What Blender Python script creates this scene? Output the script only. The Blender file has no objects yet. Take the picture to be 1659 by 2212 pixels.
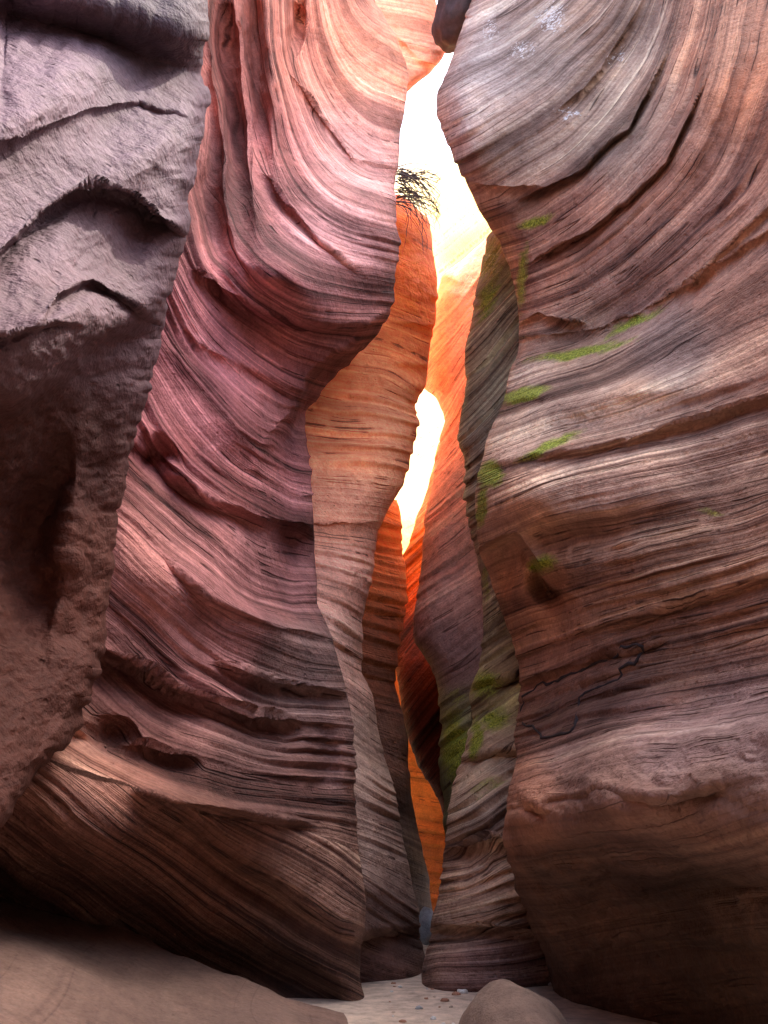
import bpy, math, random
import numpy as np
random.seed(7); rng=np.random.RandomState(11)
W,H,F=1659.0,2212.0,1671.0
PITCH=math.radians(25.0); CAMZ=0.9
cp,sp=math.cos(PITCH),math.sin(PITCH)
# unprojection helper: image pixel coordinates + a chosen forward distance -> world coordinates (metres)
def place(u,v,Y):
    u=np.asarray(u,float);v=np.asarray(v,float);Y=np.asarray(Y,float)
    tx=(u-W/2)/F; ty=(H/2-v)/F
    fy=cp-ty*sp; fz=sp+ty*cp
    return np.stack([tx/fy*Y, Y+0*tx, CAMZ+fz/fy*Y],-1)
scene=bpy.context.scene
# ---------- noise
T=rng.rand(256,256)
def n2(x,y,off=0):
    x=np.asarray(x,float)+off*17.3; y=np.asarray(y,float)+off*7.7
    xi=np.floor(x).astype(int); yi=np.floor(y).astype(int)
    fx=x-xi; fy=y-yi; fx=fx*fx*(3-2*fx); fy=fy*fy*(3-2*fy)
    a=T[xi&255,yi&255];b=T[(xi+1)&255,yi&255];c=T[xi&255,(yi+1)&255];d=T[(xi+1)&255,(yi+1)&255]
    return (a*(1-fx)+b*fx)*(1-fy)+(c*(1-fx)+d*fx)*fy-0.5
def fbm(x,y,o=4,off=0):
    s=0;a=1.0
    for i in range(o):
        s=s+a*n2(x*2**i,y*2**i,off+i*3); a*=0.5
    return s
def tps(pts,vals):
    P=np.array(pts,float)/500.0; vals=np.array(vals,float); n=len(P)
    def k(r2): return 0.5*r2*np.log(r2+1e-9)
    d2=((P[:,None]-P[None])**2).sum(-1)
    A=np.zeros((n+3,n+3));A[:n,:n]=k(d2)+np.eye(n)*0.004
    A[:n,n]=1;A[:n,n+1:]=P;A[n,:n]=1;A[n+1:,:n]=P.T
    b=np.zeros(n+3);b[:n]=vals
    w=np.linalg.solve(A,b)
    def f(u,v):
        u=u/500.0;v=v/500.0
        r=w[n]+w[n+1]*u+w[n+2]*v
        for i in range(n):
            r=r+w[i]*k((u-P[i,0])**2+(v-P[i,1])**2)
        return r
    return f
def lines_field(lines):
    pts=[];vals=[]
    for val,pl in lines:
        for p in pl: pts.append(p);vals.append(val)
    return tps(pts,vals)
def poly(nl,v):
    a=np.array(nl,float); return np.interp(v,a[:,0],a[:,1])
def colfield(cs,u,v,R=170.0):
    acc=np.zeros(u.shape+(3,));ws=np.zeros(u.shape)
    for (cu,cv,r,g,b) in cs:
        d2=((u-cu)**2+(v-cv)**2)/R**2
        w=1/(d2**2+0.05)
        acc+=w[...,None]*np.array([r,g,b]);ws+=w
    return acc/ws[...,None]
def gauss(U,V,mu,mv,ru,rv,ang):
    ca,sa=math.cos(math.radians(ang)),math.sin(math.radians(ang))
    x=(U-mu)*ca+(V-mv)*sa; y=-(U-mu)*sa+(V-mv)*ca
    return np.exp(-((x/ru)**2+(y/rv)**2))
# ---------- material
def N(nt,t,**kw):
    n=nt.nodes.new(t)
    for k,v in kw.items(): setattr(n,k,v)
    return n
def rock_material(name,grain=1.0,contrast=1.0,bump=1.0,gain=1.0,gb=1.0):
    m=bpy.data.materials.new(name);m.use_nodes=True;nt=m.node_tree;L=nt.links.new
    b=nt.nodes['Principled BSDF'];b.inputs['Roughness'].default_value=0.78
    b.inputs['Specular IOR Level'].default_value=0.3
    bed=N(nt,'ShaderNodeAttribute',attribute_name='bed')
    tint=N(nt,'ShaderNodeAttribute',attribute_name='tint')
    moss=N(nt,'ShaderNodeAttribute',attribute_name='moss')
    sep=N(nt,'ShaderNodeSeparateXYZ');L(bed.outputs['Vector'],sep.inputs[0]);Z=sep.outputs[2]
    tc=N(nt,'ShaderNodeTexCoord')
    def math2(op,a,bv,clamp=False):
        x=N(nt,'ShaderNodeMath',operation=op);x.use_clamp=clamp
        for i,q in enumerate((a,bv)):
            if isinstance(q,(int,float)): x.inputs[i].default_value=q
            else: L(q,x.inputs[i])
        return x.outputs[0]
    def mrange(a,lo,hi,o0=0.0,o1=1.0):
        x=N(nt,'ShaderNodeMapRange');x.inputs[1].default_value=lo;x.inputs[2].default_value=hi;x.inputs[3].default_value=o0;x.inputs[4].default_value=o1;L(a,x.inputs[0]);return x.outputs[0]
    def bednoise(sx,sy,detail,rough,w):
        mp=N(nt,'ShaderNodeMapping');mp.inputs['Scale'].default_value=(sx,sy,1)
        mp.inputs['Location'].default_value=(w,w*2,w)
        L(bed.outputs['Vector'],mp.inputs['Vector'])
        n=N(nt,'ShaderNodeTexNoise');n.noise_dimensions='2D'
        n.inputs['Scale'].default_value=1;n.inputs['Detail'].default_value=detail;n.inputs['Roughness'].default_value=rough
        L(mp.outputs[0],n.inputs['Vector']);return n.outputs['Fac']
    def objnoise(s,d,r=0.6):
        n=N(nt,'ShaderNodeTexNoise');n.inputs['Scale'].default_value=s;n.inputs['Detail'].default_value=d;n.inputs['Roughness'].default_value=r
        L(tc.outputs['Object'],n.inputs['Vector']);return n.outputs['Fac']
    def ramp(f,stops):
        r=N(nt,'ShaderNodeValToRGB');e=r.color_ramp.elements
        while len(e)<len(stops): e.new(0.5)
        for i,(p,c) in enumerate(stops):
            e[i].position=p;e[i].color=(c[0],c[1],c[2],1)
        L(f,r.inputs[0]);return r.outputs[0]
    def mul(a,c,f=1.0):
        x=N(nt,'ShaderNodeMix',data_type='RGBA',blend_type='MULTIPLY')
        if isinstance(f,(int,float)): x.inputs[0].default_value=f
        else: L(f,x.inputs[0])
        L(a,x.inputs[6]);L(c,x.inputs[7]);return x.outputs[2]
    # contrast of the banding varies from bed set to bed set (calm areas between)
    calmn=mrange(bednoise(0.55,0.12,2,0.5,33),0.38,0.62,0.45,1.0)
    cz=math2('MULTIPLY',math2('MULTIPLY',Z,contrast),calmn)
    broad=bednoise(1.3,0.05,3,0.55,0)
    mid=bednoise(6.8,0.055,3,0.55,5)
    fine=bednoise(25,0.11,2,0.55,9)
    g=objnoise(38*grain,5,0.72)
    lump=objnoise(7,4,0.65)
    patch=objnoise(1.1,4,0.6)
    crk=bednoise(2.6,0.06,2,0.5,21)
    cd=mrange(math2('ABSOLUTE',math2('SUBTRACT',crk,0.5),0),0.0,0.016)
    gate=mrange(objnoise(2.3,2),0.46,0.54)
    part=math2('SUBTRACT',1.0,math2('MULTIPLY',math2('SUBTRACT',1.0,cd),math2('MULTIPLY',gate,Z)))
    c=mul(tint.outputs['Color'],ramp(broad,[(0.32,(.40,.32,.30)),(0.44,(.85,.8,.79)),(0.6,(1.13,1.12,1.10)),(0.70,(1.5,1.6,1.55))]),math2('MULTIPLY',Z,contrast))
    c=mul(c,ramp(mid,[(0.33,(.30,.22,.205)),(0.42,(.88,.82,.81)),(0.55,(1.05,1.05,1.05)),(0.66,(1.6,1.75,1.7))]),cz)
    c=mul(c,ramp(fine,[(0.32,(.62,.57,.56)),(0.44,(.96,.96,.96)),(0.58,(1.04,1.04,1.04)),(0.70,(1.24,1.27,1.27))]),cz)
    c=mul(c,ramp(g,[(0.28,(.58,.54,.53)),(0.5,(1,1,1)),(0.72,(1.3,1.3,1.3))]),0.7)
    c=mul(c,ramp(lump,[(0.3,(.72,.67,.65)),(0.5,(1,1,1)),(0.7,(1.2,1.18,1.16))]),min(.8,contrast*2))
    c=mul(c,ramp(patch,[(0.3,(.5,.45,.46)),(0.5,(1,1,1)),(0.7,(1.3,1.2,1.08))]),0.8*min(1,contrast*contrast+.15))
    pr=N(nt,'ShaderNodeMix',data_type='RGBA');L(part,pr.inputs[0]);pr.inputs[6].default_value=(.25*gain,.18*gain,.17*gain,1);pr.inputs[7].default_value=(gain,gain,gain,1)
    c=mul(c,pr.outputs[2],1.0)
    mn=math2('ADD',math2('MULTIPLY',objnoise(12,4,0.7),0.45),math2('MULTIPLY',mid,0.65))
    ms=math2('ADD',moss.outputs['Fac'],mn)
    gr=ramp(objnoise(45,3),[(0.35,(.08,.10,.01)),(0.5,(.25,.31,.03)),(0.68,(.46,.50,.07))])
    mx=N(nt,'ShaderNodeMix',data_type='RGBA');L(mrange(ms,0.92,1.28),mx.inputs[0]);L(c,mx.inputs[6]);L(gr,mx.inputs[7])
    ln=math2('ADD',math2('MULTIPLY',moss.outputs['Fac'],-1.0),objnoise(22,4,.7))
    lx=N(nt,'ShaderNodeMix',data_type='RGBA');L(mrange(ln,1.0,1.12),lx.inputs[0]);L(mx.outputs[2],lx.inputs[6]);lx.inputs[7].default_value=(.62,.67,.72,1)
    L(lx.outputs[2],b.inputs['Base Color'])
    def madd(a,k,bb=None):
        x=N(nt,'ShaderNodeMath',operation='MULTIPLY_ADD');L(a,x.inputs[0])
        if isinstance(k,(int,float)): x.inputs[1].default_value=k
        else: L(k,x.inputs[1])
        if bb is not None: L(bb,x.inputs[2])
        else: x.inputs[2].default_value=0
        return x.outputs[0]
    vo=N(nt,'ShaderNodeTexVoronoi');vo.inputs['Scale'].default_value=8;L(tc.outputs['Object'],vo.inputs['Vector'])
    pit=mrange(vo.outputs['Distance'],0.05,0.15)
    h=madd(mid,math2('MULTIPLY',Z,0.034*bump));h=madd(fine,math2('MULTIPLY',Z,0.006*bump),h)
    h=madd(g,0.013*grain*gb,h);h=madd(lump,0.05,h);h=madd(patch,0.05,h);h=madd(pit,0.013,h);h=madd(part,0.024*bump,h)
    bp=N(nt,'ShaderNodeBump');bp.inputs['Strength'].default_value=1.0;bp.inputs['Distance'].default_value=1.0
    L(h,bp.inputs['Height']);L(bp.outputs[0],b.inputs['Normal'])
    return m
MAT=rock_material('layered_sandstone')
MATG=rock_material('orange_sandstone_painted_glow',contrast=.5,bump=.6,gain=1.6)  # gain lifts the albedo: bounce glow painted into the base colour
MATR=rock_material('rough_sandstone',grain=0.8,contrast=0.35,bump=0.25,gb=.8)
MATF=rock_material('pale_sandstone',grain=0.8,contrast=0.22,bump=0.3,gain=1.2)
# ---------- mesh
def fill_mesh(name,P,flip=False):
    nv,nu=P.shape[:2]
    me=bpy.data.meshes.new(name);idx=np.arange(nv*nu).reshape(nv,nu)
    q=np.stack([idx[:-1,:-1],idx[1:,:-1],idx[1:,1:],idx[:-1,1:]],-1).reshape(-1,4)
    if flip: q=q[:,::-1].copy()
    me.vertices.add(nv*nu);me.vertices.foreach_set('co',P.reshape(-1).astype(np.float32))
    me.loops.add(q.size);me.loops.foreach_set('vertex_index',q.reshape(-1).astype(np.int32))
    me.polygons.add(len(q));me.polygons.foreach_set('loop_start',np.arange(0,q.size,4,dtype=np.int32))
    me.polygons.foreach_set('loop_total',np.full(len(q),4,dtype=np.int32))
    me.polygons.foreach_set('use_smooth',np.ones(len(q),bool))
    me.update(calc_edges=True);return me
def grid_mesh(name,P,attrs,mat,flip=False):
    me=fill_mesh(name,P,flip)
    bed,tint,moss=attrs
    a=me.attributes.new('bed','FLOAT_VECTOR','POINT');a.data.foreach_set('vector',bed.reshape(-1).astype(np.float32))
    a=me.attributes.new('tint','FLOAT_COLOR','POINT')
    tt=np.concatenate([tint,np.ones(tint.shape[:2]+(1,))],-1);a.data.foreach_set('color',tt.reshape(-1).astype(np.float32))
    a=me.attributes.new('moss','FLOAT','POINT');a.data.foreach_set('value',moss.reshape(-1).astype(np.float32))
    me.materials.append(mat)
    ob=bpy.data.objects.new(name,me);scene.collection.objects.link(ob);return ob
def normals(P):
    du=np.gradient(P,axis=1);dv=np.gradient(P,axis=0)
    n=np.cross(du,dv);n/=np.linalg.norm(n,axis=-1,keepdims=True)+1e-9
    return n
def wall(name,label,nose,far,side,v0,v1,depth,beds,cols,creases=(),moss=(),step=3.0,mat=None,
         amp=1.0,rnd=(0.35,50.0),cap_top=False,cap_bot=False,rough=0.0,bed2=None,back=((-6,.15),(-25,.6),(-70,1.5),(-160,3.0),(-320,5.0)),seed=0,edge=4.0,category='rock wall',Rcol=170.0,
         bumps=(),smooth=(),smoothbelow=None,macro=1.0,tone=(1,1,1)):
    lo=max(v0,-30);hi=min(v1,2240)
    vs=list(np.arange(lo,hi,step))+[hi]
    if v0<lo: vs=list(np.arange(v0,lo,24))+vs
    if v1>hi: vs=vs+list(np.arange(hi+24,v1+1,24))
    vs=np.array(vs)
    un=poly(nose,vs);ker=np.hanning(9);ker/=ker.sum();un=np.convolve(np.pad(un,4,mode='edge'),ker,mode='valid')
    un=un+edge*fbm(vs/70.0,vs*0+seed,3,seed)+edge*.9*np.abs(n2(vs/110.0,vs*0+3+seed))
    un=un+side*edge*.6*np.where(n2(vs/60,vs*0+9,seed)>.12,n2(vs/14.0,vs*0+7,seed)*2,0)
    uf=np.full_like(vs,far)
    width=np.abs(un-uf).max()
    n=int(width/step*0.85)+6
    s=np.linspace(0,1,n);s=1-(1-s)**1.35   # denser near nose at s=1
    U=uf[:,None]*(1-s)+un[:,None]*s; V=np.repeat(vs[:,None],n,1)
    D=tps([(a,b) for a,b,c in depth],[c for a,b,c in depth])(U,V)
    w=np.abs(un[:,None]-U)
    q=np.clip(1-w/rnd[1],0,1); D=D+rnd[0]*(1-np.sqrt(np.clip(1-q*q,0,1)))
    Wp=U+16*fbm(U/80,V/80,3,seed+5);Vp=V+16*fbm(U/90,V/90,3,seed+9)
    for (mu,mv,ru,rv,ang,a) in bumps:
        D=D+a*gauss(Wp,Vp,mu,mv,ru,rv,ang)
    phi=lines_field(beds)(U,V)
    along=(U+V*side)
    if bed2:
        bl,fld=bed2
        ln=poly(bl,U)+5*fbm(U/60,U*0,3,seed+50); m=(V>ln)
        phi2=lines_field(fld)(U,V)+777
        phi=np.where(m,phi2,phi)
    phiw=phi+9*fbm(U/180,V/180,3,seed+2)+1.5*fbm(U/40,V/40,2,seed+4)
    for cr in creases:
        pl,a,Ln=cr[:3];soft=cr[3] if len(cr)>3 else (22 if a>0 else 40)
        pa=np.array(pl,float);g=poly(pl,U)+9*fbm(U/50,U*0+a,3,seed)+4*fbm(U/30,V/30,2,seed+60)
        f=np.clip((U-pa[0,0])/70,0,1)*np.clip((pa[-1,0]-U)/70,0,1);f=f*f*(3-2*f)
        dv=V-g
        r=np.clip(dv/soft,0,1);r=r*r*(3-2*r)
        D=D+f*a*np.where(dv>0,np.exp(-np.clip(dv,0,None)/Ln)*r,0)
        if a>0 and soft<30: D=D-f*a*0.25*np.exp(-np.abs(dv)/(Ln*.6))*np.where(dv>0,1-r,1)
    # back columns (far side of the nose)
    kb=len(back)
    Ub=np.stack([un+side*(o) for o,_ in back],1)
    Db=np.stack([D[:,-1]+d for _,d in back],1)
    U2=np.concatenate([U,Ub],1);D2=np.concatenate([D,Db],1);V2=np.repeat(vs[:,None],n+kb,1)
    phi2=np.concatenate([phiw,np.repeat(phiw[:,-1:],kb,1)],1)
    al=np.concatenate([along,along[:,-1:]+np.arange(1,kb+1)[None]*30],1)
    if cap_top:
        for dd,dvv in ((.3,4),(1.2,14),(3,40)):
            U2=np.vstack([U2[:1],U2]);D2=np.vstack([D2[:1]+dd-(0),D2]);V2=np.vstack([V2[:1]+dvv,V2]);phi2=np.vstack([phi2[:1],phi2]);al=np.vstack([al[:1],al])
    if cap_bot:
        for dd,dvv in ((.3,-4),(1.2,-14),(3,-40)):
            U2=np.vstack([U2,U2[-1:]]);D2=np.vstack([D2,D2[-1:]+dd]);V2=np.vstack([V2,V2[-1:]+dvv]);phi2=np.vstack([phi2,phi2[-1:]]);al=np.vstack([al,al[-1:]])
    P=place(U2,V2,D2)
    nm=normals(P)
    camv=np.array([0,0,CAMZ])-P
    sg=np.sign((nm[:, :n]*camv[:, :n]).sum(-1).mean()); nm=nm*sg
    px=D2/F
    con=np.ones_like(U2)
    for (mu,mv,ru,rv,ang,a) in smooth: con=con*(1-a*gauss(U2,V2,mu,mv,ru,rv,ang))
    if smoothbelow:
        ln=poly(smoothbelow[0],U2)+30*fbm(U2/90,U2*0,4,seed+51); con=con*(1-smoothbelow[1]*np.clip((V2-ln)/110,0,1))
    mod=np.clip(0.7+2.4*fbm(U2/220,V2/220,3,seed+20),0.08,2)*con
    # relief calms down towards the water-worn edge of the fin
    dn=np.abs(U2-(np.interp(V2,vs,un)))
    calm=0.4+0.6*np.clip(dn/45.0,0,1)
    ph=phi2+20*n2(phi2/55,al/1100,seed+40)+10*n2(phi2/23,al/900,seed+41)
    b1=(n2(phi2/75,al/700,seed+1)*20)*(0.4+.6*con)
    t=ph/38+ n2(al/360,phi2/300,seed+2)*0.9
    saw=(t-np.floor(t)); saw=np.where(saw<.85,saw/.85,(1-saw)/.15)
    gate=np.clip(n2(phi2/70,al/500,seed+6)*5+.15,0,1)
    b2=(saw-.5)*11.0*gate
    b3=n2(phi2/14,al/480,seed+3)*3.2
    b4=n2(phi2/6,al/300,seed+8)*1.0
    disp=amp*calm*(b1+(b2+b3+b4)*mod)
    disp=disp+macro*40*fbm(U2/260,V2/260,2,seed+30)*(0.7+rough)*calm
    disp=disp+amp*0.9*fbm(U2/22,V2/18,3,seed+75)
    disp=disp+(1-con)*amp*(34*np.abs(fbm(U2/150,V2/100,4,seed+70))+7*fbm(U2/26,V2/20,3,seed+71))
    disp=disp+rough*(26*np.abs(fbm(U2/110,V2/90,4,seed+31))+4*fbm(U2/26,V2/22,3,seed+33))
    P=P+nm*(disp*px)[...,None]
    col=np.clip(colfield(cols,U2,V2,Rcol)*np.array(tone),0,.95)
    ms=np.zeros_like(U2)
    for (mu,mv,ru,rv,ang,st) in moss:
        q=st*gauss(U2+10*fbm(U2/40,V2/40,2,3),V2+10*fbm(U2/40,V2/40,2,8),mu,mv,ru,rv,ang)
        ms=np.where(np.abs(q)>np.abs(ms),q,ms)
    bed=np.stack([phi2/100,al/100,con],-1)
    ob=grid_mesh(name,P,(bed,col,ms),mat or MAT)
    ob['label']=label;ob['category']=category
    return ob,dict(U=U2,V=V2,P=P,N=nm,n=n)

# ================= near block, shade of roof hollow and underside painted into its tint
nose_block=[(-1100,430),(0,440),(100,435),(170,430),(200,447),(260,445),(320,435),(380,425),(430,410),(480,405),(520,395),(560,380),(620,365),(680,345),(740,335),(800,320),(860,308),(920,295),(980,280),(1040,268),(1100,255),(1160,245),(1220,240),(1300,232),(1360,228),(1420,215),(1500,195),(1560,170),(1640,120),(1700,60),(1760,0),(1850,-100),(2000,-300)]
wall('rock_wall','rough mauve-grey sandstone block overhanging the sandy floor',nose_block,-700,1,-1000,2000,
 [(445,-800,4.0),(440,0,3.5),(445,200,3.5),(400,480,3.5),(335,740,3.7),(280,980,4.0),(240,1220,4.2),(215,1420,4.2),(120,1640,3.8),(0,1760,3.4),
  (0,-800,2.6),(0,0,2.5),(0,300,2.35),(200,300,2.75),(220,60,3.0),(180,520,2.85),(0,560,2.3),(0,780,2.3),(160,700,2.75),(0,1000,3.1),(120,1100,3.8),(0,1300,3.65),(0,1550,3.55),(170,1350,4.1),
  (-700,-800,1.9),(-700,300,1.6),(-700,1000,1.9),(-700,1600,2.4),(-700,2000,2.4)],
 [(0,[(-300,-300),(440,-260)]),(400,[(-300,200),(0,170),(440,60)]),(800,[(-300,560),(0,520),(400,380)]),(1300,[(-300,900),(0,800),(300,700)]),(1900,[(-300,1500),(0,1400),(200,1300)])],
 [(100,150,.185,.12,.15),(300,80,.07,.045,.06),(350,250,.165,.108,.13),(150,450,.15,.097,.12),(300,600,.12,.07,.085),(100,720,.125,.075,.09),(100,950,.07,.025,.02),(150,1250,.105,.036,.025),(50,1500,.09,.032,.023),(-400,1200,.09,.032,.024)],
 creases=[([(-200,640),(0,545),(80,470),(150,415),(215,395),(290,420),(420,520)],.28,55,16),([(60,740),(130,630),(200,602),(280,650),(360,700)],.18,35,14),([(-300,900),(0,840),(100,800),(170,755),(230,690),(330,640),(420,560)],.42,420,70),([(-60,-80),(80,-40),(200,0),(320,40),(420,70),(600,120)],.75,220,110),([(-100,330),(60,300),(180,240),(300,215),(430,260)],.08,40,16),([(-100,740),(40,720),(120,690),(200,700)],.12,30,14)],
 bumps=[(120,700,120,60,-20,-.2),(80,230,160,80,-25,-.25),(330,330,90,60,-40,-.12),(60,1180,60,140,10,.22),(150,1150,30,200,8,-.2),(280,520,60,90,20,.15)],
 mat=MATR,amp=.35,rough=1.1,rnd=(.35,45),seed=1,edge=9,macro=1.0,smooth=[(0,600,3000,3000,0,.75)])
# ================= main banded wall
nose_L1=[(-1100,700),(-200,760),(0,805),(60,840),(110,862),(170,882),(200,880),(280,862),(360,862),(400,850),(440,848),(480,852),(560,858),(600,850),(650,845),(680,835),(720,815),(760,775),(790,750),(820,720),(860,690),(885,665),(900,665),(950,670),(1050,680),(1100,684),(1200,682),(1300,690),(1340,705),(1400,722),(1480,745),(1560,760),(1600,765),(1700,768),(1800,768),(1880,780),(1950,787),(2000,780),(2050,775),(2100,775),(2170,790),(2300,800)]
beds_L1=[(0,[(880,-400),(800,-450),(720,-800)]),
 (250,[(880,60),(800,20),(740,-120),(700,-400)]),
 (430,[(880,250),(800,225),(730,150),(690,0),(670,-300)]),
 (560,[(860,395),(780,370),(700,280),(645,120),(620,-100)]),
 (740,[(850,530),(740,500),(650,420),(585,260),(550,80),(540,-200)]),
 (900,[(850,640),(720,620),(600,560),(520,430),(480,250),(460,0)]),
 (1000,[(760,760),(640,730),(520,660),(440,560),(400,380),(380,100)]),
 (1150,[(680,880),(560,820),(450,720),(380,600),(320,300)]),
 (1300,[(680,1020),(560,960),(450,860),(350,720),(250,500)]),
 (1440,[(680,1160),(540,1100),(400,990),(310,860),(200,650)]),
 (1570,[(690,1290),(560,1260),(400,1160),(270,1030),(150,850)]),
 (1720,[(740,1440),(560,1390),(380,1280),(240,1150),(50,950)]),
 (1870,[(760,1570),(600,1545),(400,1470),(230,1330),(0,1100)]),
 (2010,[(770,1700),(600,1680),(400,1620),(200,1490),(0,1350)]),
 (2130,[(770,1830),(600,1800),(350,1740),(150,1660),(0,1560)]),
 (2500,[(780,2170),(500,2150),(200,2100),(0,2000)])]
b2line=[(-700,1500),(0,1600),(150,1665),(350,1725),(500,1770),(650,1790),(770,1835),(900,1860)]
b2f=[(0,[(780,1840),(700,1790)]),(100,[(780,1930),(620,1830),(480,1760)]),(230,[(785,2030),(600,1920),(420,1800),(300,1720)]),(380,[(785,2150),(600,2050),(400,1920),(200,1780),(100,1700)]),(560,[(600,2200),(400,2080),(200,1950),(0,1800)]),(800,[(400,2300),(0,2050)])]
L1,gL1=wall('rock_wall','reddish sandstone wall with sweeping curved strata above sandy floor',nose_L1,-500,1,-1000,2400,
 [(900,-800,8.8),(885,0,8.3),(865,300,8.0),(852,600,7.3),(770,770,7.4),(672,920,7.5),(682,1100,7.25),(690,1300,7.1),(750,1500,7.0),(768,1750,6.9),(785,1950,6.8),(790,2170,6.9),(800,2400,6.9),
  (650,-800,7.4),(650,0,7.1),(640,300,6.9),(640,600,5.95),(560,740,6.3),(560,900,6.4),(540,1150,6.15),(560,1400,6.1),(600,1650,6.1),(600,1850,6.2),(600,2100,6.9),(600,2400,6.9),
  (450,-800,6.2),(450,0,5.9),(450,300,5.8),(430,600,5.5),(380,850,5.6),(350,1000,5.3),(350,1300,5.1),(350,1550,5.2),(400,1750,5.15),(400,2050,6.6),(400,2400,6.6),
  (200,1300,5.0),(180,1500,4.95),(200,1700,4.6),(200,1830,4.75),(200,2030,6.2),(0,1700,4.4),(0,1960,5.6),(0,2400,5.6),(200,600,5.2),(0,600,4.8),(0,0,4.8),(-500,0,4.0),(-500,1200,3.8),(-500,2200,4.2),(-500,-800,4.2)],
 beds_L1,
 [(820,100,.95,.42,.27),(740,30,.85,.36,.25),(650,60,.66,.26,.20),(500,100,.38,.13,.11),(780,350,.80,.42,.38),(600,350,.50,.18,.17),(470,400,.24,.08,.07),(700,550,.58,.28,.28),(560,620,.42,.15,.16),(820,660,.26,.10,.09),(740,760,.2,.07,.06),(675,860,.18,.06,.055),  # lit upper right and shaded lip underside painted into the tint
  (600,760,.48,.16,.16),(450,800,.48,.17,.18),(600,1000,.46,.18,.18),(400,950,.44,.16,.17),(500,1200,.52,.23,.22),(320,1150,.50,.22,.20),(650,1200,.26,.11,.11),(450,1400,.48,.22,.21),(650,1450,.20,.13,.12),(300,1500,.25,.11,.095),(600,1650,.19,.10,.09),(200,1650,.34,.17,.13),(450,1850,.20,.095,.065),(700,1900,.34,.20,.15),(200,1900,.13,.06,.043),(600,2100,.10,.055,.04),(200,2050,.08,.045,.033)],  # recess and undercut base darkened: shade painted into the tint
 creases=[([(400,560),(480,620),(560,665),(640,690),(760,700),(900,650)],.2,50),([(570,960),(640,880),(664,815),(715,752),(790,700),(850,655),(960,585)],.9,220,60),([(380,680),(450,750),(560,800),(720,870)],.2,50,30),([(250,920),(340,990),(450,1070),(560,1110),(760,1150)],.6,90,40),([(150,1380),(280,1420),(380,1480),(520,1530),(680,1560)],.36,70,26),([(90,1540),(230,1600),(300,1600),(460,1640)],.26,70,30),([(280,1705),(420,1735),(560,1755),(700,1785)],.26,30),([(-200,1780),(150,1850),(300,1915),(480,1980),(640,2040),(800,2150)],.35,130,90),([(535,250),(555,340),(610,420),(690,520),(790,590)],.18,40),([(440,1420),(600,1470),(820,1500)],.22,60,26),([(600,90),(680,220),(760,330),(900,370)],.12,30),([(330,1180),(450,1290),(600,1350),(760,1380)],.16,40)],
 bumps=[(645,1210,60,50,20,.45),(340,985,45,30,40,.5),(240,1590,45,35,10,.35),(700,1640,40,80,0,.35),(560,950,120,50,35,-.32),(480,1300,160,60,25,-.28),(620,1380,120,50,15,-.2),(500,200,20,260,-5,.5),(455,250,16,230,-3,.25),(552,120,16,220,-5,.3),(590,120,26,200,-5,-.28),(470,480,30,130,-10,.4),(730,420,110,50,35,-.22),(620,600,100,45,30,-.28),(450,1750,140,30,15,-.22),(700,150,50,120,-20,.22),(645,40,9,50,5,.35),(520,1900,180,40,33,.25),(480,830,140,40,40,-.2)],
 bed2=(b2line,b2f),step=2.6,seed=2,edge=7,amp=1.05,macro=1.2,smooth=[(810,60,90,120,0,.5)])
# ================= top pink block
wall('rock_wall','pale pink sandstone buttress high above the slot',[(-800,960),(0,940),(60,945),(110,966),(135,950),(160,930),(190,890),(215,860)],600,1,-800,212,
 [(950,-800,11),(950,0,9.6),(930,160,9.4),(800,-800,10.5),(800,0,9.2),(800,200,9.3),(640,0,9.4),(640,-800,10.5)],
 [(0,[(700,-300),(940,-300)]),(300,[(700,-20),(940,40)]),(480,[(700,160),(900,200)])],
 [(900,60,.95,.42,.27),(900,160,.95,.40,.25)],cap_bot=True,seed=3,amp=.8,mat=MATG,creases=[([(780,40),(850,70),(900,120),(960,150),(1040,150)],.1,30)])
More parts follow.
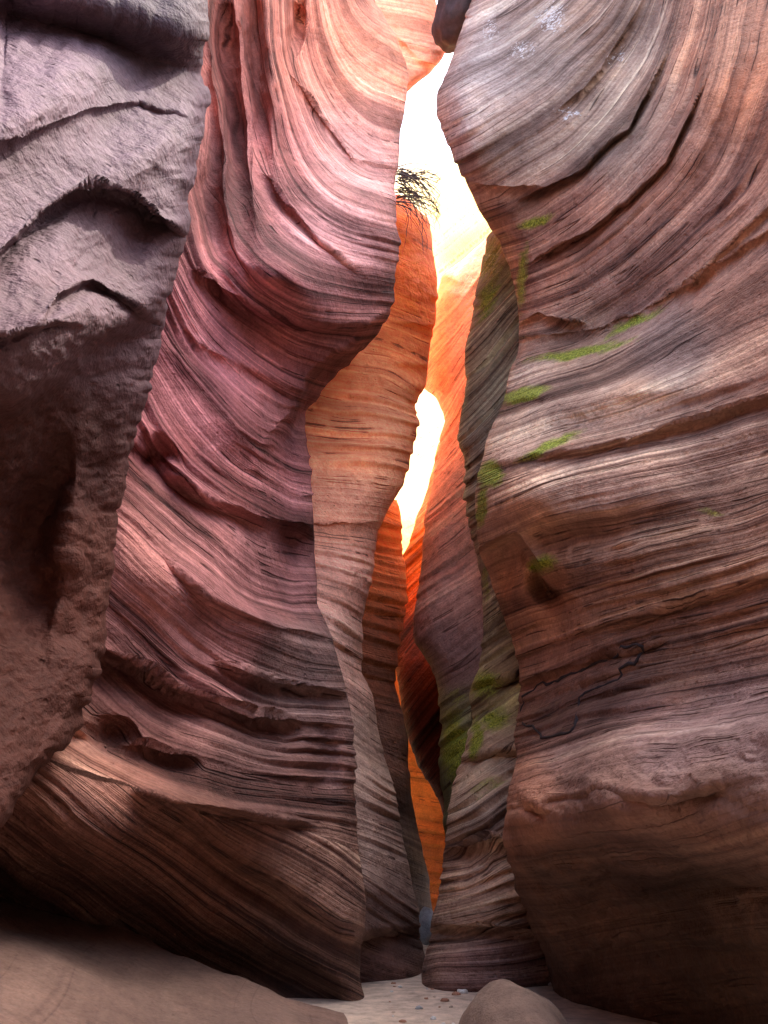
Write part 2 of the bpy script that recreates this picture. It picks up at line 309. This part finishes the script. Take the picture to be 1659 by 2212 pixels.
# ================= second fin, orange
nose_L2=[(425,862),(432,875),(450,892),(470,918),(480,925),(520,930),(600,942),(700,941),(760,926),(830,920),(850,906),(880,895),(910,905),(970,893),(1050,870),(1100,838),(1160,815),(1240,800),(1330,780),(1450,780),(1500,798),(1560,810),(1640,830),(1700,850),(1800,868),(1850,880),(1900,890),(1960,905),(2010,905),(2060,913),(2115,916),(2200,920)]
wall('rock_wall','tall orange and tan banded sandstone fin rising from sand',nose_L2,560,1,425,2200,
 [(870,425,10.2),(930,500,10.2),(940,700,9.9),(900,900,9.6),(838,1100,9.3),(780,1400,9.0),(830,1640,8.8),(890,1900,8.6),(915,2115,8.6),(920,2200,8.6),
  (800,425,10.0),(800,700,9.5),(780,900,9.3),(740,1100,8.9),(720,1400,8.4),(780,1700,8.3),(820,1900,8.0),(830,2115,8.3),(560,425,9.6),(560,900,9.2),(560,1400,8.4),(560,2100,8.2),(560,2200,8.2)],
 [(0,[(700,400),(940,520)]),(200,[(700,600),(850,690),(940,720)]),(330,[(700,760),(850,790),(920,840)]),(470,[(660,900),(800,915),(890,930)]),(620,[(660,1050),(850,1080)]),(800,[(660,1190),(800,1220)]),(1000,[(660,1360),(780,1420)]),(1200,[(660,1500),(800,1600)]),(1500,[(740,1780),(870,1830)]),(1700,[(760,1900),(900,1990)]),(1900,[(760,2060),(910,2110)])],
 [(890,500,.95,.24,.045),(900,620,.95,.22,.045),(880,740,.95,.27,.085),(820,820,.95,.33,.14),(780,950,.95,.40,.20),(850,900,.95,.44,.23),(740,1100,.85,.38,.23),(740,1250,.68,.35,.25),(750,1400,.56,.34,.26),(800,1650,.38,.26,.20),(820,1850,.26,.175,.14),(840,1980,.16,.10,.08),(840,2080,.10,.05,.04)],  # bounce glow of the upper fin painted into the tint
 creases=[([(820,690),(900,700),(1000,712)],.16,20),([(820,780),(910,790),(1000,800)],.16,22),([(700,2010),(830,2000),(1000,2010)],.3,60),([(620,1120),(760,1130),(900,1120)],.1,20)],
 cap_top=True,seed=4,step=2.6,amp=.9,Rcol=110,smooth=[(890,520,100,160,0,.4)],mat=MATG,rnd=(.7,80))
# ================= third fin
nose_L3=[(1080,855),(1090,862),(1130,870),(1180,876),(1250,880),(1280,880),(1340,878),(1400,865),(1480,862),(1540,875),(1600,883),(1640,880),(1720,880),(1780,895),(1850,910),(1900,930),(1980,935),(2060,938)]
wall('rock_wall','narrow dark striped sandstone fin deep inside the slot',nose_L3,700,1,1080,2060,
 [(860,1080,12.5),(878,1340,12.2),(875,1540,12),(895,1780,12),(935,2000,12.5),(938,2060,12.5),(760,1080,11.8),(760,1500,11.4),(820,1800,11.4),(860,2000,11.6),(700,1080,11.8),(700,2060,11)],
 [(0,[(780,1080),(870,1120)]),(220,[(780,1250),(870,1270)]),(450,[(780,1450),(865,1470)]),(700,[(800,1680),(880,1720)]),(1000,[(850,1960),(935,1990)])],
 [(840,1130,.9,.40,.15),(830,1250,.66,.27,.11),(830,1400,.38,.16,.085),(840,1600,.20,.10,.065),(880,1850,.13,.08,.06),(910,1970,.15,.09,.07)],cap_top=True,seed=5,amp=1.3,Rcol=110,mat=MATG,rnd=(.6,60))  # orange-lit top painted into the tint
# ================= right main wall
nose_R=[(-1100,1010),(-200,1010),(0,1012),(60,1000),(110,980),(150,965),(200,948),(250,945),(290,952),(340,975),(400,1005),(450,1030),(490,1055),(530,1080),(580,1100),(640,1112),(700,1120),(760,1120),(800,1102),(870,1085),(950,1050),(1000,1035),(1060,1027),(1100,1024),(1150,1025),(1200,1035),(1250,1055),(1300,1070),(1350,1085),(1400,1100),(1450,1115),(1480,1120),(1550,1115),(1600,1110),(1640,1118),(1700,1105),(1760,1095),(1800,1095),(1850,1105),(1900,1120),(1960,1140),(2010,1160),(2060,1180),(2120,1195),(2170,1200),(2400,1200)]
beds_R=[(-200,[(1010,-150),(1150,-300),(1300,-500)]),
 (50,[(1000,110),(1120,40),(1250,-80),(1350,-250)]),
 (220,[(960,270),(1080,210),(1200,120),(1320,0),(1420,-200)]),
 (400,[(1030,430),(1130,385),(1250,300),(1350,180),(1440,0),(1490,-200)]),
 (560,[(1110,590),(1250,520),(1380,410),(1490,260),(1550,100),(1580,-100)]),
 (680,[(1120,690),(1280,620),(1430,510),(1560,370),(1640,200),(1690,0)]),
 (790,[(1110,800),(1260,740),(1420,640),(1560,530),(1659,430),(1800,200)]),
 (900,[(1080,900),(1250,850),(1450,760),(1659,650),(2000,450)]),
 (1000,[(1050,1000),(1250,930),(1450,870),(1659,790)]),
 (1120,[(1030,1110),(1200,1040),(1420,990),(1659,930),(2200,750)]),
 (1250,[(1040,1230),(1200,1170),(1400,1120),(1659,1060)]),
 (1380,[(1080,1370),(1250,1310),(1450,1250),(1659,1190),(2200,1050)]),
 (1500,[(1115,1500),(1300,1430),(1500,1370),(1659,1330)]),
 (1620,[(1115,1620),(1300,1560),(1500,1510),(1659,1480),(2200,1400)]),
 (1800,[(1100,1800),(1300,1770),(1500,1740),(1659,1700)]),
 (2000,[(1150,2000),(1400,1960),(1659,1920),(2200,1850)]),
 (2300,[(1200,2300),(1659,2250)])]
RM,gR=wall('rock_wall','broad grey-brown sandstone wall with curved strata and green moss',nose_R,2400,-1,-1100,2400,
 [(1010,-800,8.6),(1010,0,8.0),(950,230,7.6),(1030,450,7.5),(1110,650,7.6),(1110,780,7.4),(1050,950,7.0),(1025,1120,6.9),(1070,1300,7.1),(1118,1480,7.3),(1112,1620,7.0),(1095,1780,6.4),(1150,1980,6.9),(1200,2170,7.2),(1200,2400,7.3),
  (1300,-800,6.8),(1250,0,6.6),(1250,300,6.2),(1280,560,6.4),(1280,800,6.0),(1250,1000,5.5),(1250,1150,5.5),(1260,1350,6.0),(1280,1500,6.0),(1260,1640,5.3),(1260,1770,5.05),(1300,2000,6.1),(1330,2300,6.8),
  (1500,-800,5.8),(1500,0,5.6),(1500,400,5.3),(1500,750,5.0),(1500,1050,4.6),(1500,1300,4.7),(1500,1450,4.8),(1500,1600,4.2),(1500,1740,4.0),(1500,2000,4.9),(1500,2200,5.6),
  (1800,-800,4.8),(1800,0,4.3),(1800,600,3.9),(1800,1000,3.5),(1800,1400,3.55),(1800,1700,3.0),(1800,2300,4.1),
  (2400,-800,3.4),(2400,0,2.8),(2400,1000,2.1),(2400,2400,2.4)],
 beds_R,
 [(1040,120,.38,.37,.39),(1000,260,.5,.48,.50),(1150,100,.30,.28,.27),(1350,80,.31,.25,.22),(1550,100,.36,.19,.13),(1640,200,.40,.17,.10),(1100,330,.30,.26,.23),(1300,300,.26,.20,.17),(1500,400,.36,.19,.14),(1100,430,.34,.21,.16),(1250,480,.42,.24,.18),(1180,620,.46,.26,.19),(1350,600,.38,.24,.19),(1550,600,.44,.25,.18),(1250,720,.42,.3,.22),(1450,750,.25,.19,.17),(1620,800,.38,.23,.17),(1150,880,.50,.39,.31),(1350,880,.50,.38,.30),(1550,950,.44,.31,.24),(1150,1020,.56,.41,.32),(1350,1050,.52,.37,.29),(1600,1100,.46,.32,.24),(1120,1120,.52,.33,.22),(1250,1180,.36,.23,.16),(1450,1180,.40,.27,.19),(1150,1300,.46,.26,.16),(1350,1300,.34,.21,.15),(1600,1300,.34,.20,.14),(1200,1420,.32,.18,.13),(1450,1420,.25,.16,.12),(1250,1540,.17,.105,.085),(1450,1600,.27,.19,.185),(1600,1560,.29,.21,.205),(1250,1650,.30,.20,.175),(1150,1720,.42,.22,.15),(1300,1750,.22,.13,.105),(1550,1750,.20,.125,.10),(1250,1900,.16,.092,.064),(1500,1950,.12,.075,.052),(1300,2100,.14,.085,.063),(1600,2100,.10,.062,.042)],  # skylight on the upper edge and lower canyon shade painted into the tint
 creases=[([(1040,735),(1120,700),(1160,675),(1215,688),(1280,690)],.25,28),([(1010,880),(1085,868),(1120,862),(1230,850)],.2,24),([(900,380),(1060,400),(1200,400)],.15,25),([(980,1190),(1060,1170),(1110,1160),(1150,1200),(1190,1260),(1260,1290)],.6,70,26),([(980,1625),(1110,1620),(1180,1610),(1300,1575),(1450,1535),(1659,1490),(1900,1450)],-.35,300,90),([(1100,440),(1250,370),(1360,270),(1470,60)],.18,24,12),([(1130,570),(1300,480),(1440,350),(1550,120)],.18,24,12),([(1020,1000),(1300,960),(1500,900),(1750,820)],.18,45,26),([(1040,1490),(1180,1450),(1280,1420),(1470,1375)],.14,30),([(1020,740),(1300,700),(1500,600),(1750,430)],.14,28),([(1020,1780),(1120,1850),(1250,1880),(1400,1860),(1600,1880),(1800,1850)],.35,90,45),([(1300,1360),(1500,1280),(1750,1210)],.16,40,30),([(1180,260),(1300,150),(1420,-60)],.12,20,12),([(1450,640),(1580,520),(1760,350)],.12,25),([(1150,1730),(1300,1700),(1450,1720),(1600,1680)],.1,40,16),([(1250,2040),(1400,2000),(1600,2030),(1800,2000)],.2,50,30)],
 bumps=[(1110,1050,90,120,20,-.45),(1190,1270,45,28,30,.4),(1085,1240,28,55,0,.4),(1140,1730,60,70,0,-.3),(1330,1740,140,60,-10,-.3),(1350,150,60,260,30,.25),(1500,250,60,260,25,-.25),(1300,860,200,40,-12,-.28),(1300,1150,200,40,-10,.2),(1400,1960,200,60,-10,.25),(1160,1760,18,14,0,.25),(1600,1000,120,60,-20,.15),(1550,1880,160,50,-5,.2),(1330,680,160,40,-30,.18),(1010,250,60,130,0,-.25),(1075,560,30,120,-10,.2)],
 smoothbelow=([(1000,1640),(1110,1625),(1300,1575),(1450,1540),(1659,1490),(2400,1400)],.62),smooth=[(1250,1500,130,60,-20,.4),(1150,1230,90,60,20,.5)],
 moss=[(1130,852,75,18,-10,1.0),(1190,965,100,14,-25,.84),(1058,1025,32,34,-50,1.1),(1040,1095,14,58,10,1.0),(1250,755,150,15,-14,.86),(1150,480,55,14,-20,.85),(1125,600,16,90,0,.85),(1170,1220,38,30,0,.8),(1530,1110,45,12,10,.6),(1360,690,100,11,-30,.78),(1000,180,20,50,0,.35),(1380,1240,60,20,-20,.35),(1190,40,75,75,0,-.56),(1130,110,75,38,-20,-.52),(1230,240,75,38,0,-.5),(1060,60,45,60,0,-.5),(1330,120,80,40,-40,-.45)],
 step=2.6,seed=6,edge=5,amp=1.05,Rcol=120,tone=(1.05,.99,.93),rnd=(.5,60))
# ================= right second fin
nose_R2=[(500,1062),(510,1052),(560,1042),(620,1030),(700,1012),(780,1000),(860,1000),(950,985),(1000,1000),(1100,1005),(1150,1015),(1250,1040),(1350,1047),(1430,1040),(1470,1025),(1500,1012),(1560,1020),(1600,1012),(1640,1000),(1700,975),(1760,962),(1800,960),(1900,945),(2000,930),(2060,922),(2100,918),(2140,915),(2250,912)]
wall('rock_wall','olive-grey sandstone fin with mossy ledges and rounded banded foot',nose_R2,1330,-1,500,2250,
 [(1052,500,9.4),(1012,700,9.2),(985,950,9.0),(1005,1100,8.9),(1045,1300,8.8),(1012,1500,8.6),(1000,1640,8.2),(960,1800,7.9),(930,2000,7.8),(915,2140,7.7),(912,2250,7.7),
  (1120,500,8.9),(1100,900,8.5),(1100,1300,8.3),(1100,1500,8.2),(1080,1640,7.9),(1060,1800,7.5),(1060,2000,7.4),(1060,2140,7.5),(1330,500,8.2),(1330,1300,7.8),(1330,2250,7.5),(1200,2140,8.0),(1180,1900,7.7)],
 [(0,[(1040,600),(1120,480)]),(250,[(1000,800),(1110,680)]),(450,[(990,980),(1080,900)]),(700,[(1010,1200),(1100,1130)]),(950,[(1040,1430),(1110,1380)]),(1150,[(1000,1640),(1110,1570)]),(1350,[(960,1830),(1100,1750)]),(1550,[(940,1980),(1140,1930)]),(1750,[(918,2120),(1190,2090)])],
 [(1070,560,.38,.36,.17),(1060,700,.36,.29,.18),(1050,850,.32,.27,.17),(1030,980,.32,.26,.18),(1050,1200,.34,.26,.18),(1080,1400,.32,.28,.17),(1060,1520,.38,.35,.17),(1060,1640,.52,.38,.26),(1030,1760,.46,.37,.29),(1020,1880,.50,.33,.24),(1030,1980,.32,.2,.14),(1050,2080,.22,.13,.12)],
 creases=[([(880,1830),(960,1830),(1050,1810),(1200,1830)],.16,28),([(850,1990),(1050,2000),(1260,2010)],.14,28),([(920,1650),(1060,1620),(1195,1600)],.28,38),([(930,1500),(1040,1470),(1195,1440)],.28,42)],
 moss=[(1060,560,35,70,10,.8),(1050,650,22,70,20,.75),(1050,1480,45,35,-20,.9),(1075,1560,40,30,-30,.85),(1030,1600,18,60,10,.85),(1050,1700,60,14,-20,.6),(1050,1260,16,70,0,.6)],
 bumps=[(1060,1760,70,60,0,-.18),(1060,1540,40,30,0,.18)],
 cap_top=True,seed=7,step=2.6,amp=1.0,Rcol=110,rnd=(.5,60))
# ================= right third wall
nose_R3=[(515,1048),(560,1000),(590,955),(640,938),(700,930),(740,922),(800,912),(840,910),(860,938),(905,960),(960,946),(1050,936),(1130,915),(1200,915),(1300,900),(1380,895),(1440,930),(1480,945),(1550,950),(1700,954),(1800,965),(2100,975)]
wall('rock_wall','warm peach and brown sandstone wall with green mossy base',nose_R3,1200,-1,515,2100,
 [(1048,515,13),(950,600,12.6),(925,840,12.3),(945,960,12),(915,1150,11.5),(895,1380,11),(945,1500,10.5),(955,1700,10),(975,2100,10),(1200,515,12),(1100,800,11.3),(1050,1100,10.7),(1030,1350,10.1),(1020,1600,9.6),(1200,2100,9),(1200,1200,10)],
 [(0,[(950,640),(1040,520)]),(250,[(930,820),(1010,700)]),(450,[(940,990),(1000,900)]),(650,[(915,1160),(1010,1090)]),(850,[(900,1350),(1030,1270)]),(1000,[(945,1490),(1030,1440)]),(1250,[(955,1750),(1020,1700)])],
 [(980,600,.90,.78,.58),(970,700,.80,.62,.42),(960,820,.76,.52,.32),(975,950,.72,.44,.27),(960,1050,.62,.35,.22),(950,1150,.48,.28,.2),(960,1280,.33,.2,.16),(970,1420,.22,.14,.125),(990,1560,.14,.14,.07),(980,1700,.12,.13,.065)],  # pale sunlit look of the top painted into the tint
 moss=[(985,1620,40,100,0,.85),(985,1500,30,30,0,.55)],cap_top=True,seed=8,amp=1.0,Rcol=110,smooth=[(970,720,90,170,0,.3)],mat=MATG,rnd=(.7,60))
# ================= deep red wall
nose_R4=[(900,1000),(960,948),(1050,926),(1080,915),(1110,900),(1180,884),(1240,858),(1300,848),(1380,850),(1440,856),(1540,870),(1600,885),(1650,900),(1700,925),(1740,945),(1780,955),(1850,965)]
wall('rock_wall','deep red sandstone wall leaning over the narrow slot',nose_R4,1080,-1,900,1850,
 [(950,900,16),(920,1100,15.5),(884,1300,15),(866,1440,14.2),(900,1650,14),(955,1850,14),(1080,900,15),(1080,1400,13),(1080,1850,12.5),(960,1600,13.8)],
 [(0,[(930,1040),(1000,900)]),(300,[(885,1300),(1000,1180)]),(600,[(880,1600),(960,1500)]),(900,[(950,1900),(1040,1800)])],
 [(920,1080,.9,.55,.24),(890,1200,.85,.38,.12),(890,1280,.65,.19,.055),(890,1380,.25,.06,.035),(920,1600,.13,.03,.022),(940,1720,.11,.025,.018)],cap_bot=True,cap_top=True,seed=9,amp=.6,Rcol=90)  # orange glow above and shadow below painted into the tint
# ================= orange end wall, glow painted into its colour
wall('rock_wall','smooth orange sandstone wall with painted glow closing the slot',[(1400,1040),(2060,1040)],760,1,1400,2060,
 [(760,1400,19),(1040,1400,17),(760,2060,19),(1040,2060,17),(900,1750,18)],
 [(0,[(800,1400),(1040,1440)]),(700,[(800,2000),(1040,2060)])],
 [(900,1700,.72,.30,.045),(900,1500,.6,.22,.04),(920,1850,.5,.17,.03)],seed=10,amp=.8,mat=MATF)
# ================= sunlit far cliff
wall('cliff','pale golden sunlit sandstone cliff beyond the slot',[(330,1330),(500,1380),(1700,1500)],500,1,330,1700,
 [(500,330,22),(1330,330,58),(500,1700,18),(1500,1700,48),(900,330,37),(900,1700,29),(900,1000,33)],
 [(0,[(700,300),(1100,-50)]),(400,[(700,700),(1100,400)]),(900,[(700,1200),(1100,1000)]),(1400,[(700,1700),(1100,1500)])],
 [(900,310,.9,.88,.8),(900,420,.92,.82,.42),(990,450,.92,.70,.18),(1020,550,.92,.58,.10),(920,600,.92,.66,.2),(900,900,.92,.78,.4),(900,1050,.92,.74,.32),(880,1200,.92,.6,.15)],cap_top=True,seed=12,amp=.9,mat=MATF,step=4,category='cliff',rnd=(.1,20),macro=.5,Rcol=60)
# ================= unseen canyon wall added behind the viewpoint to cut frontal skylight
th=np.linspace(0,1,160);ring=np.array([(3.4,2.6),(3.6,0),(3.3,-3),(2.2,-5.6),(0,-6.6),(-2.2,-5.4),(-3.2,-2.5),(-3.3,0),(-2.6,1.8)])
tr=np.linspace(0,1,len(ring));rx=np.interp(th,tr,ring[:,0]);ry=np.interp(th,tr,ring[:,1])
hh=np.linspace(-.3,7.4,120);TH,HH=np.meshgrid(th,hh)
off=.5*fbm(TH*9,HH*.5,4,5)+.10*n2(HH*3+.8*fbm(TH*6,HH*.3,2,9),TH*3,4)+.25*np.sin(HH*.8)
cx=np.interp(TH,th,rx);cy=np.interp(TH,th,ry);rr_=np.hypot(cx,cy)
P=np.stack([cx*(1+off/rr_),cy*(1+off/rr_),HH],-1)
bed=np.stack([HH*3+2*fbm(TH*5,HH*.3,3,7),TH*12,np.ones_like(HH)],-1);col=np.ones(HH.shape+(3,))*np.array([.34,.18,.14])
o=grid_mesh('rock_wall',P,(bed,col,np.zeros_like(HH)),MAT);o['label']='unseen curved banded sandstone wall added behind the viewpoint to block skylight';o['category']='rock wall'

# ================= boulders
def rock_mesh(name,seed,sx,sy,sz,lvl=4,rough=.18):
    import bmesh
    bm=bmesh.new();bmesh.ops.create_icosphere(bm,subdivisions=lvl,radius=1)
    from mathutils import noise,Vector
    for v in bm.verts:
        c=v.co.copy()
        k=1+rough*noise.fractal(c*1.1+Vector((seed*3.1,seed,0)),1,2,4)
        k+=rough*.25*noise.noise(c*4+Vector((seed,0,0)))
        c=c*k
        v.co=(c.x*sx,c.y*sy,c.z*sz)
    me=bpy.data.meshes.new(name);bm.to_mesh(me);bm.free()
    for p in me.polygons:p.use_smooth=True
    return me
def stone_mat(name,col,bd=.02):
    m=bpy.data.materials.new(name);m.use_nodes=True;nt=m.node_tree;L=nt.links.new;b=nt.nodes['Principled BSDF'];b.inputs['Roughness'].default_value=.9
    tc=N(nt,'ShaderNodeTexCoord')
    n=N(nt,'ShaderNodeTexNoise');n.inputs['Scale'].default_value=6;n.inputs['Detail'].default_value=8;n.inputs['Roughness'].default_value=.7;L(tc.outputs['Object'],n.inputs['Vector'])
    r=N(nt,'ShaderNodeValToRGB');r.color_ramp.elements[0].position=.3;r.color_ramp.elements[1].position=.72
    r.color_ramp.elements[0].color=tuple(c*.5 for c in col)+(1,);r.color_ramp.elements[1].color=tuple(min(1,c*1.35) for c in col)+(1,)
    L(n.outputs['Fac'],r.inputs[0]);L(r.outputs[0],b.inputs['Base Color'])
    n2_=N(nt,'ShaderNodeTexNoise');n2_.inputs['Scale'].default_value=50;n2_.inputs['Detail'].default_value=5;n2_.inputs['Roughness'].default_value=.7;L(tc.outputs['Object'],n2_.inputs['Vector'])
    bp=N(nt,'ShaderNodeBump');bp.inputs['Distance'].default_value=bd;bp.inputs['Strength'].default_value=.8;L(n2_.outputs['Fac'],bp.inputs['Height']);L(bp.outputs[0],b.inputs['Normal'])
    return m
SAND=stone_mat('sand',(.62,.48,.38));TAN=stone_mat('smooth_tan_rock',(.20,.135,.105),.02);GREY=stone_mat('grey_stone',(.42,.44,.46));PALE=stone_mat('pale_stone',(.72,.7,.68));RED=stone_mat('red_stone',(.45,.22,.14))
# ---------- ground
def ground_h(x,y):
    return 0.03*fbm(x*1.2,y*1.2,4,3)*np.exp(-((y-6)/30)**2)
xs=np.concatenate([-np.geomspace(3000,6,30),np.linspace(-5.8,5.8,260),np.geomspace(6,3000,30)])
ys=np.concatenate([-np.geomspace(3000,4,30),np.linspace(-3.8,22,420),np.geomspace(22.5,3000,30)])
X,Y=np.meshgrid(xs,ys);me=fill_mesh('ground',np.stack([X,Y,ground_h(X,Y)],-1),True);me.materials.append(SAND)
go=bpy.data.objects.new('ground',me);scene.collection.objects.link(go)
go['kind']='structure';go['label']='pale pinkish sand floor of the canyon';go['category']='ground'
def ledge_h(x,y):
    a=-x-0.22+.16*fbm(y*.7,x*0+2,3,5)
    k=np.clip(a*3,0,1)
    z=0.27*np.clip(a,0,None)+.10*np.clip(a-.8,0,None)**1.5
    end=np.clip((7.6-y)/1.2,0,1)
    z=np.where(a>0,z-.02,-.08+a*.5)*end-.25*(1-end)
    z=z+k*(.10*fbm(x*1.2,y*.6,3,9)+.02*fbm(x*5,y*1.5,4,4))
    return np.minimum(z,1.6)
X,Y=np.meshgrid(np.linspace(-4.5,.25,400),np.linspace(-3,7.6,520));Z=ledge_h(X,Y)
bed=np.stack([X*1.3+Y*.25+.5*fbm(X*.7,Y*.4,2,8),Y*.8-X*.2,np.ones_like(X)*.35],-1);col=np.ones(X.shape+(3,))*np.array([.19,.12,.095])*(1+.5*fbm(X*1.3,Y*.8,3,4))[...,None]
lo=grid_mesh('rock_ledge',np.stack([X,Y,Z],-1),(bed,col,np.zeros_like(X)),MATR,True)
lo['label']='smooth worn brown rock apron rising from the sand';lo['category']='rock ledge'
def add_rock(name,label,u,v,Yd,s,mat,seed,cat='rock',group=None,lift=.3,lvl=4,rough=.18,zabs=None):
    p=place(u,v,Yd);me=rock_mesh(name,seed,*s,lvl=lvl,rough=rough);me.materials.append(mat)
    o=bpy.data.objects.new(name,me);z=float(ground_h(p[0],p[1]))+s[2]*lift if zabs is None else zabs
    o.location=(p[0],p[1],z);o.rotation_euler=(0,0,seed*1.3);scene.collection.objects.link(o)
    o['label']=label;o['category']=cat
    if group:o['group']=group
    return o
b=add_rock('boulder','smooth rounded tan boulder half buried in sand',1108,2200,4.9,(.31,.5,.42),TAN,3,'boulder',lift=-.12,lvl=5,rough=.07);b.rotation_euler=(0,0,.2)
add_rock('boulder','pale grey stone wedged on the slot floor',921,2000,11.2,(.16,.2,.2),GREY,5,'boulder',zabs=.28)
k=0
sp_=[(1175,2106,.10,PALE),(1190,2116,.07,PALE),(1160,2098,.05,RED),(1140,2112,.04,RED),(1120,2105,.05,PALE),(1095,2112,.035,RED),(1075,2110,.03,PALE),(1015,2128,.05,GREY),(1000,2134,.04,PALE),(985,2138,.03,RED),(1030,2122,.035,GREY),(960,2150,.03,RED),(865,2122,.02,PALE),(850,2112,.02,RED),(905,2165,.024,GREY),(935,2185,.022,PALE),(870,2190,.02,RED),(1080,2098,.04,RED)]
for i in range(26): sp_.append((random.uniform(830,1150),random.uniform(2112,2200),random.uniform(.008,.018),random.choice([RED,PALE,GREY,SAND])))
for (u,v,s,m) in sp_:
    a=math.atan((v-H/2)/F)-PITCH;Yd=CAMZ/math.tan(a)*.95
    k+=1;add_rock('rock','small angular stone lying on the sand',u,v,Yd,(s*1.2,s*.9,s*.6),m,k,'rock','stones on the canyon floor',lvl=2,rough=.5)
# ---------- tubes
def tube_mesh(name,paths,sides=6):
    vs=[];fs=[]
    for pts,rs in paths:
        pts=[np.array(p,float) for p in pts];b0=len(vs)
        for i,p in enumerate(pts):
            t=pts[min(i+1,len(pts)-1)]-pts[max(i-1,0)];t/=np.linalg.norm(t)+1e-9
            a=np.cross(t,[0.3,.5,.8]);a/=np.linalg.norm(a)+1e-9;bb=np.cross(t,a)
            for j in range(sides):
                th=2*math.pi*j/sides;vs.append(p+rs[i]*(a*math.cos(th)+bb*math.sin(th)))
        for i in range(len(pts)-1):
            for j in range(sides):
                fs.append((b0+i*sides+j,b0+i*sides+(j+1)%sides,b0+(i+1)*sides+(j+1)%sides,b0+(i+1)*sides+j))
    me=bpy.data.meshes.new(name);me.from_pydata([tuple(v) for v in vs],[],fs)
    for p in me.polygons:p.use_smooth=True
    return me
# dark seam on right wall
seams=[[(1122,1540),(1128,1505),(1150,1478),(1200,1466),(1262,1449),(1290,1430),(1318,1424),(1350,1403),(1395,1393),(1400,1412),(1383,1442),(1352,1450),(1340,1472),(1290,1491),(1257,1512),(1250,1540)],[(1250,1545),(1246,1572),(1235,1585),(1205,1590),(1172,1594),(1155,1572),(1128,1566),(1120,1552)]]
Uf=gR['U'];Vf=gR['V'];paths=[]
for seam in seams:
    sx=[]
    for a,b_ in zip(seam[:-1],seam[1:]):
        m=max(2,int(math.hypot(b_[0]-a[0],b_[1]-a[1])/9))
        for i in range(m): sx.append((a[0]+(b_[0]-a[0])*i/m+random.uniform(-2,2),a[1]+(b_[1]-a[1])*i/m+random.uniform(-2,2)))
    pp=[];rr=[]
    for (u,v) in sx:
        i=np.argmin(np.abs(Vf[:,0]-v));j=np.argmin(np.abs(Uf[i,:gR['n']]-u));pp.append(gR['P'][i,j]);rr.append(random.uniform(.007,.017))
    rr[0]=rr[-1]=.003;paths.append((pp,rr))
me=tube_mesh('mineral_vein',paths,8);me.materials.append(stone_mat('black_mineral',(.04,.033,.038)))
so=bpy.data.objects.new('mineral_vein',me);scene.collection.objects.link(so);so.parent=RM;so['label']='looping raised black mineral vein'
# dead shrub
paths=[]
for i in range(95):
    p=np.array([858+random.uniform(-6,14),375+random.uniform(-15,70)]);Yd=8.4+random.uniform(-.3,.4)
    d=np.array([random.uniform(.5,1),random.uniform(-.4,.7)]);pts=[];n=random.randint(10,21)
    for s_ in range(n):
        pts.append(place(p[0],p[1],Yd));p=p+d*6.8;d=d+np.array([-.03+random.uniform(-.16,.16),.08+random.uniform(-.16,.16)]);d/=np.linalg.norm(d);Yd+=random.uniform(-.03,.03)
        if p[0]>948: d[0]=-abs(d[0])
    r0=random.uniform(.004,.009);paths.append((pts,[r0*(1-.6*i_/n) for i_ in range(n)]))
me=tube_mesh('branches',paths,4);me.materials.append(stone_mat('dry_wood',(.17,.13,.12)))
so=bpy.data.objects.new('dead_shrub',me);scene.collection.objects.link(so);so['label']='tangled dry leafless shrub hanging from the rock edge';so['category']='shrub'
# dark chockstone
me=rock_mesh('boulder',9,.46,.8,.78,5,.12);me.materials.append(stone_mat('dark_rock',(.07,.065,.09),.01))
so=bpy.data.objects.new('boulder',me);p=place(1000,10,8.7);so.location=tuple(p);so.rotation_euler=(.2,.35,.3);scene.collection.objects.link(so)
so['label']='dark boulder wedged high between the canyon walls';so['category']='boulder'
# ---------- camera, light
cam=bpy.data.cameras.new('camera');co=bpy.data.objects.new('camera',cam);scene.collection.objects.link(co);scene.camera=co
co.location=(0,0,CAMZ);co.rotation_euler=(math.pi/2+PITCH,0,0)
cam.sensor_fit='VERTICAL';cam.sensor_height=24;cam.lens=24*F/H;cam.clip_end=8000;cam.clip_start=.05
SE=math.radians(66);sd=np.array([0.98,0.20]);sd/=np.linalg.norm(sd)
sun=bpy.data.lights.new('sun','SUN');sun.energy=5;sun.angle=math.radians(.5);sun.color=(1,.92,.8)
s=bpy.data.objects.new('sun',sun);scene.collection.objects.link(s)
from mathutils import Vector
dv=Vector((sd[0]*math.cos(SE),sd[1]*math.cos(SE),math.sin(SE)));s.rotation_euler=dv.to_track_quat('Z','Y').to_euler();s.location=(0,0,30)
w=bpy.data.worlds.new('World');scene.world=w;w.use_nodes=True;nt=w.node_tree
sk=nt.nodes.new('ShaderNodeTexSky');sk.sky_type='NISHITA';sk.sun_disc=False;sk.sun_elevation=SE;sk.sun_rotation=math.atan2(sd[0],sd[1]);sk.dust_density=5.0;sk.air_density=0.8
nt.links.new(sk.outputs[0],nt.nodes['Background'].inputs[0]);nt.nodes['Background'].inputs[1].default_value=0.85
scene.view_settings.view_transform='Standard';scene.view_settings.look='None';scene.view_settings.exposure=0
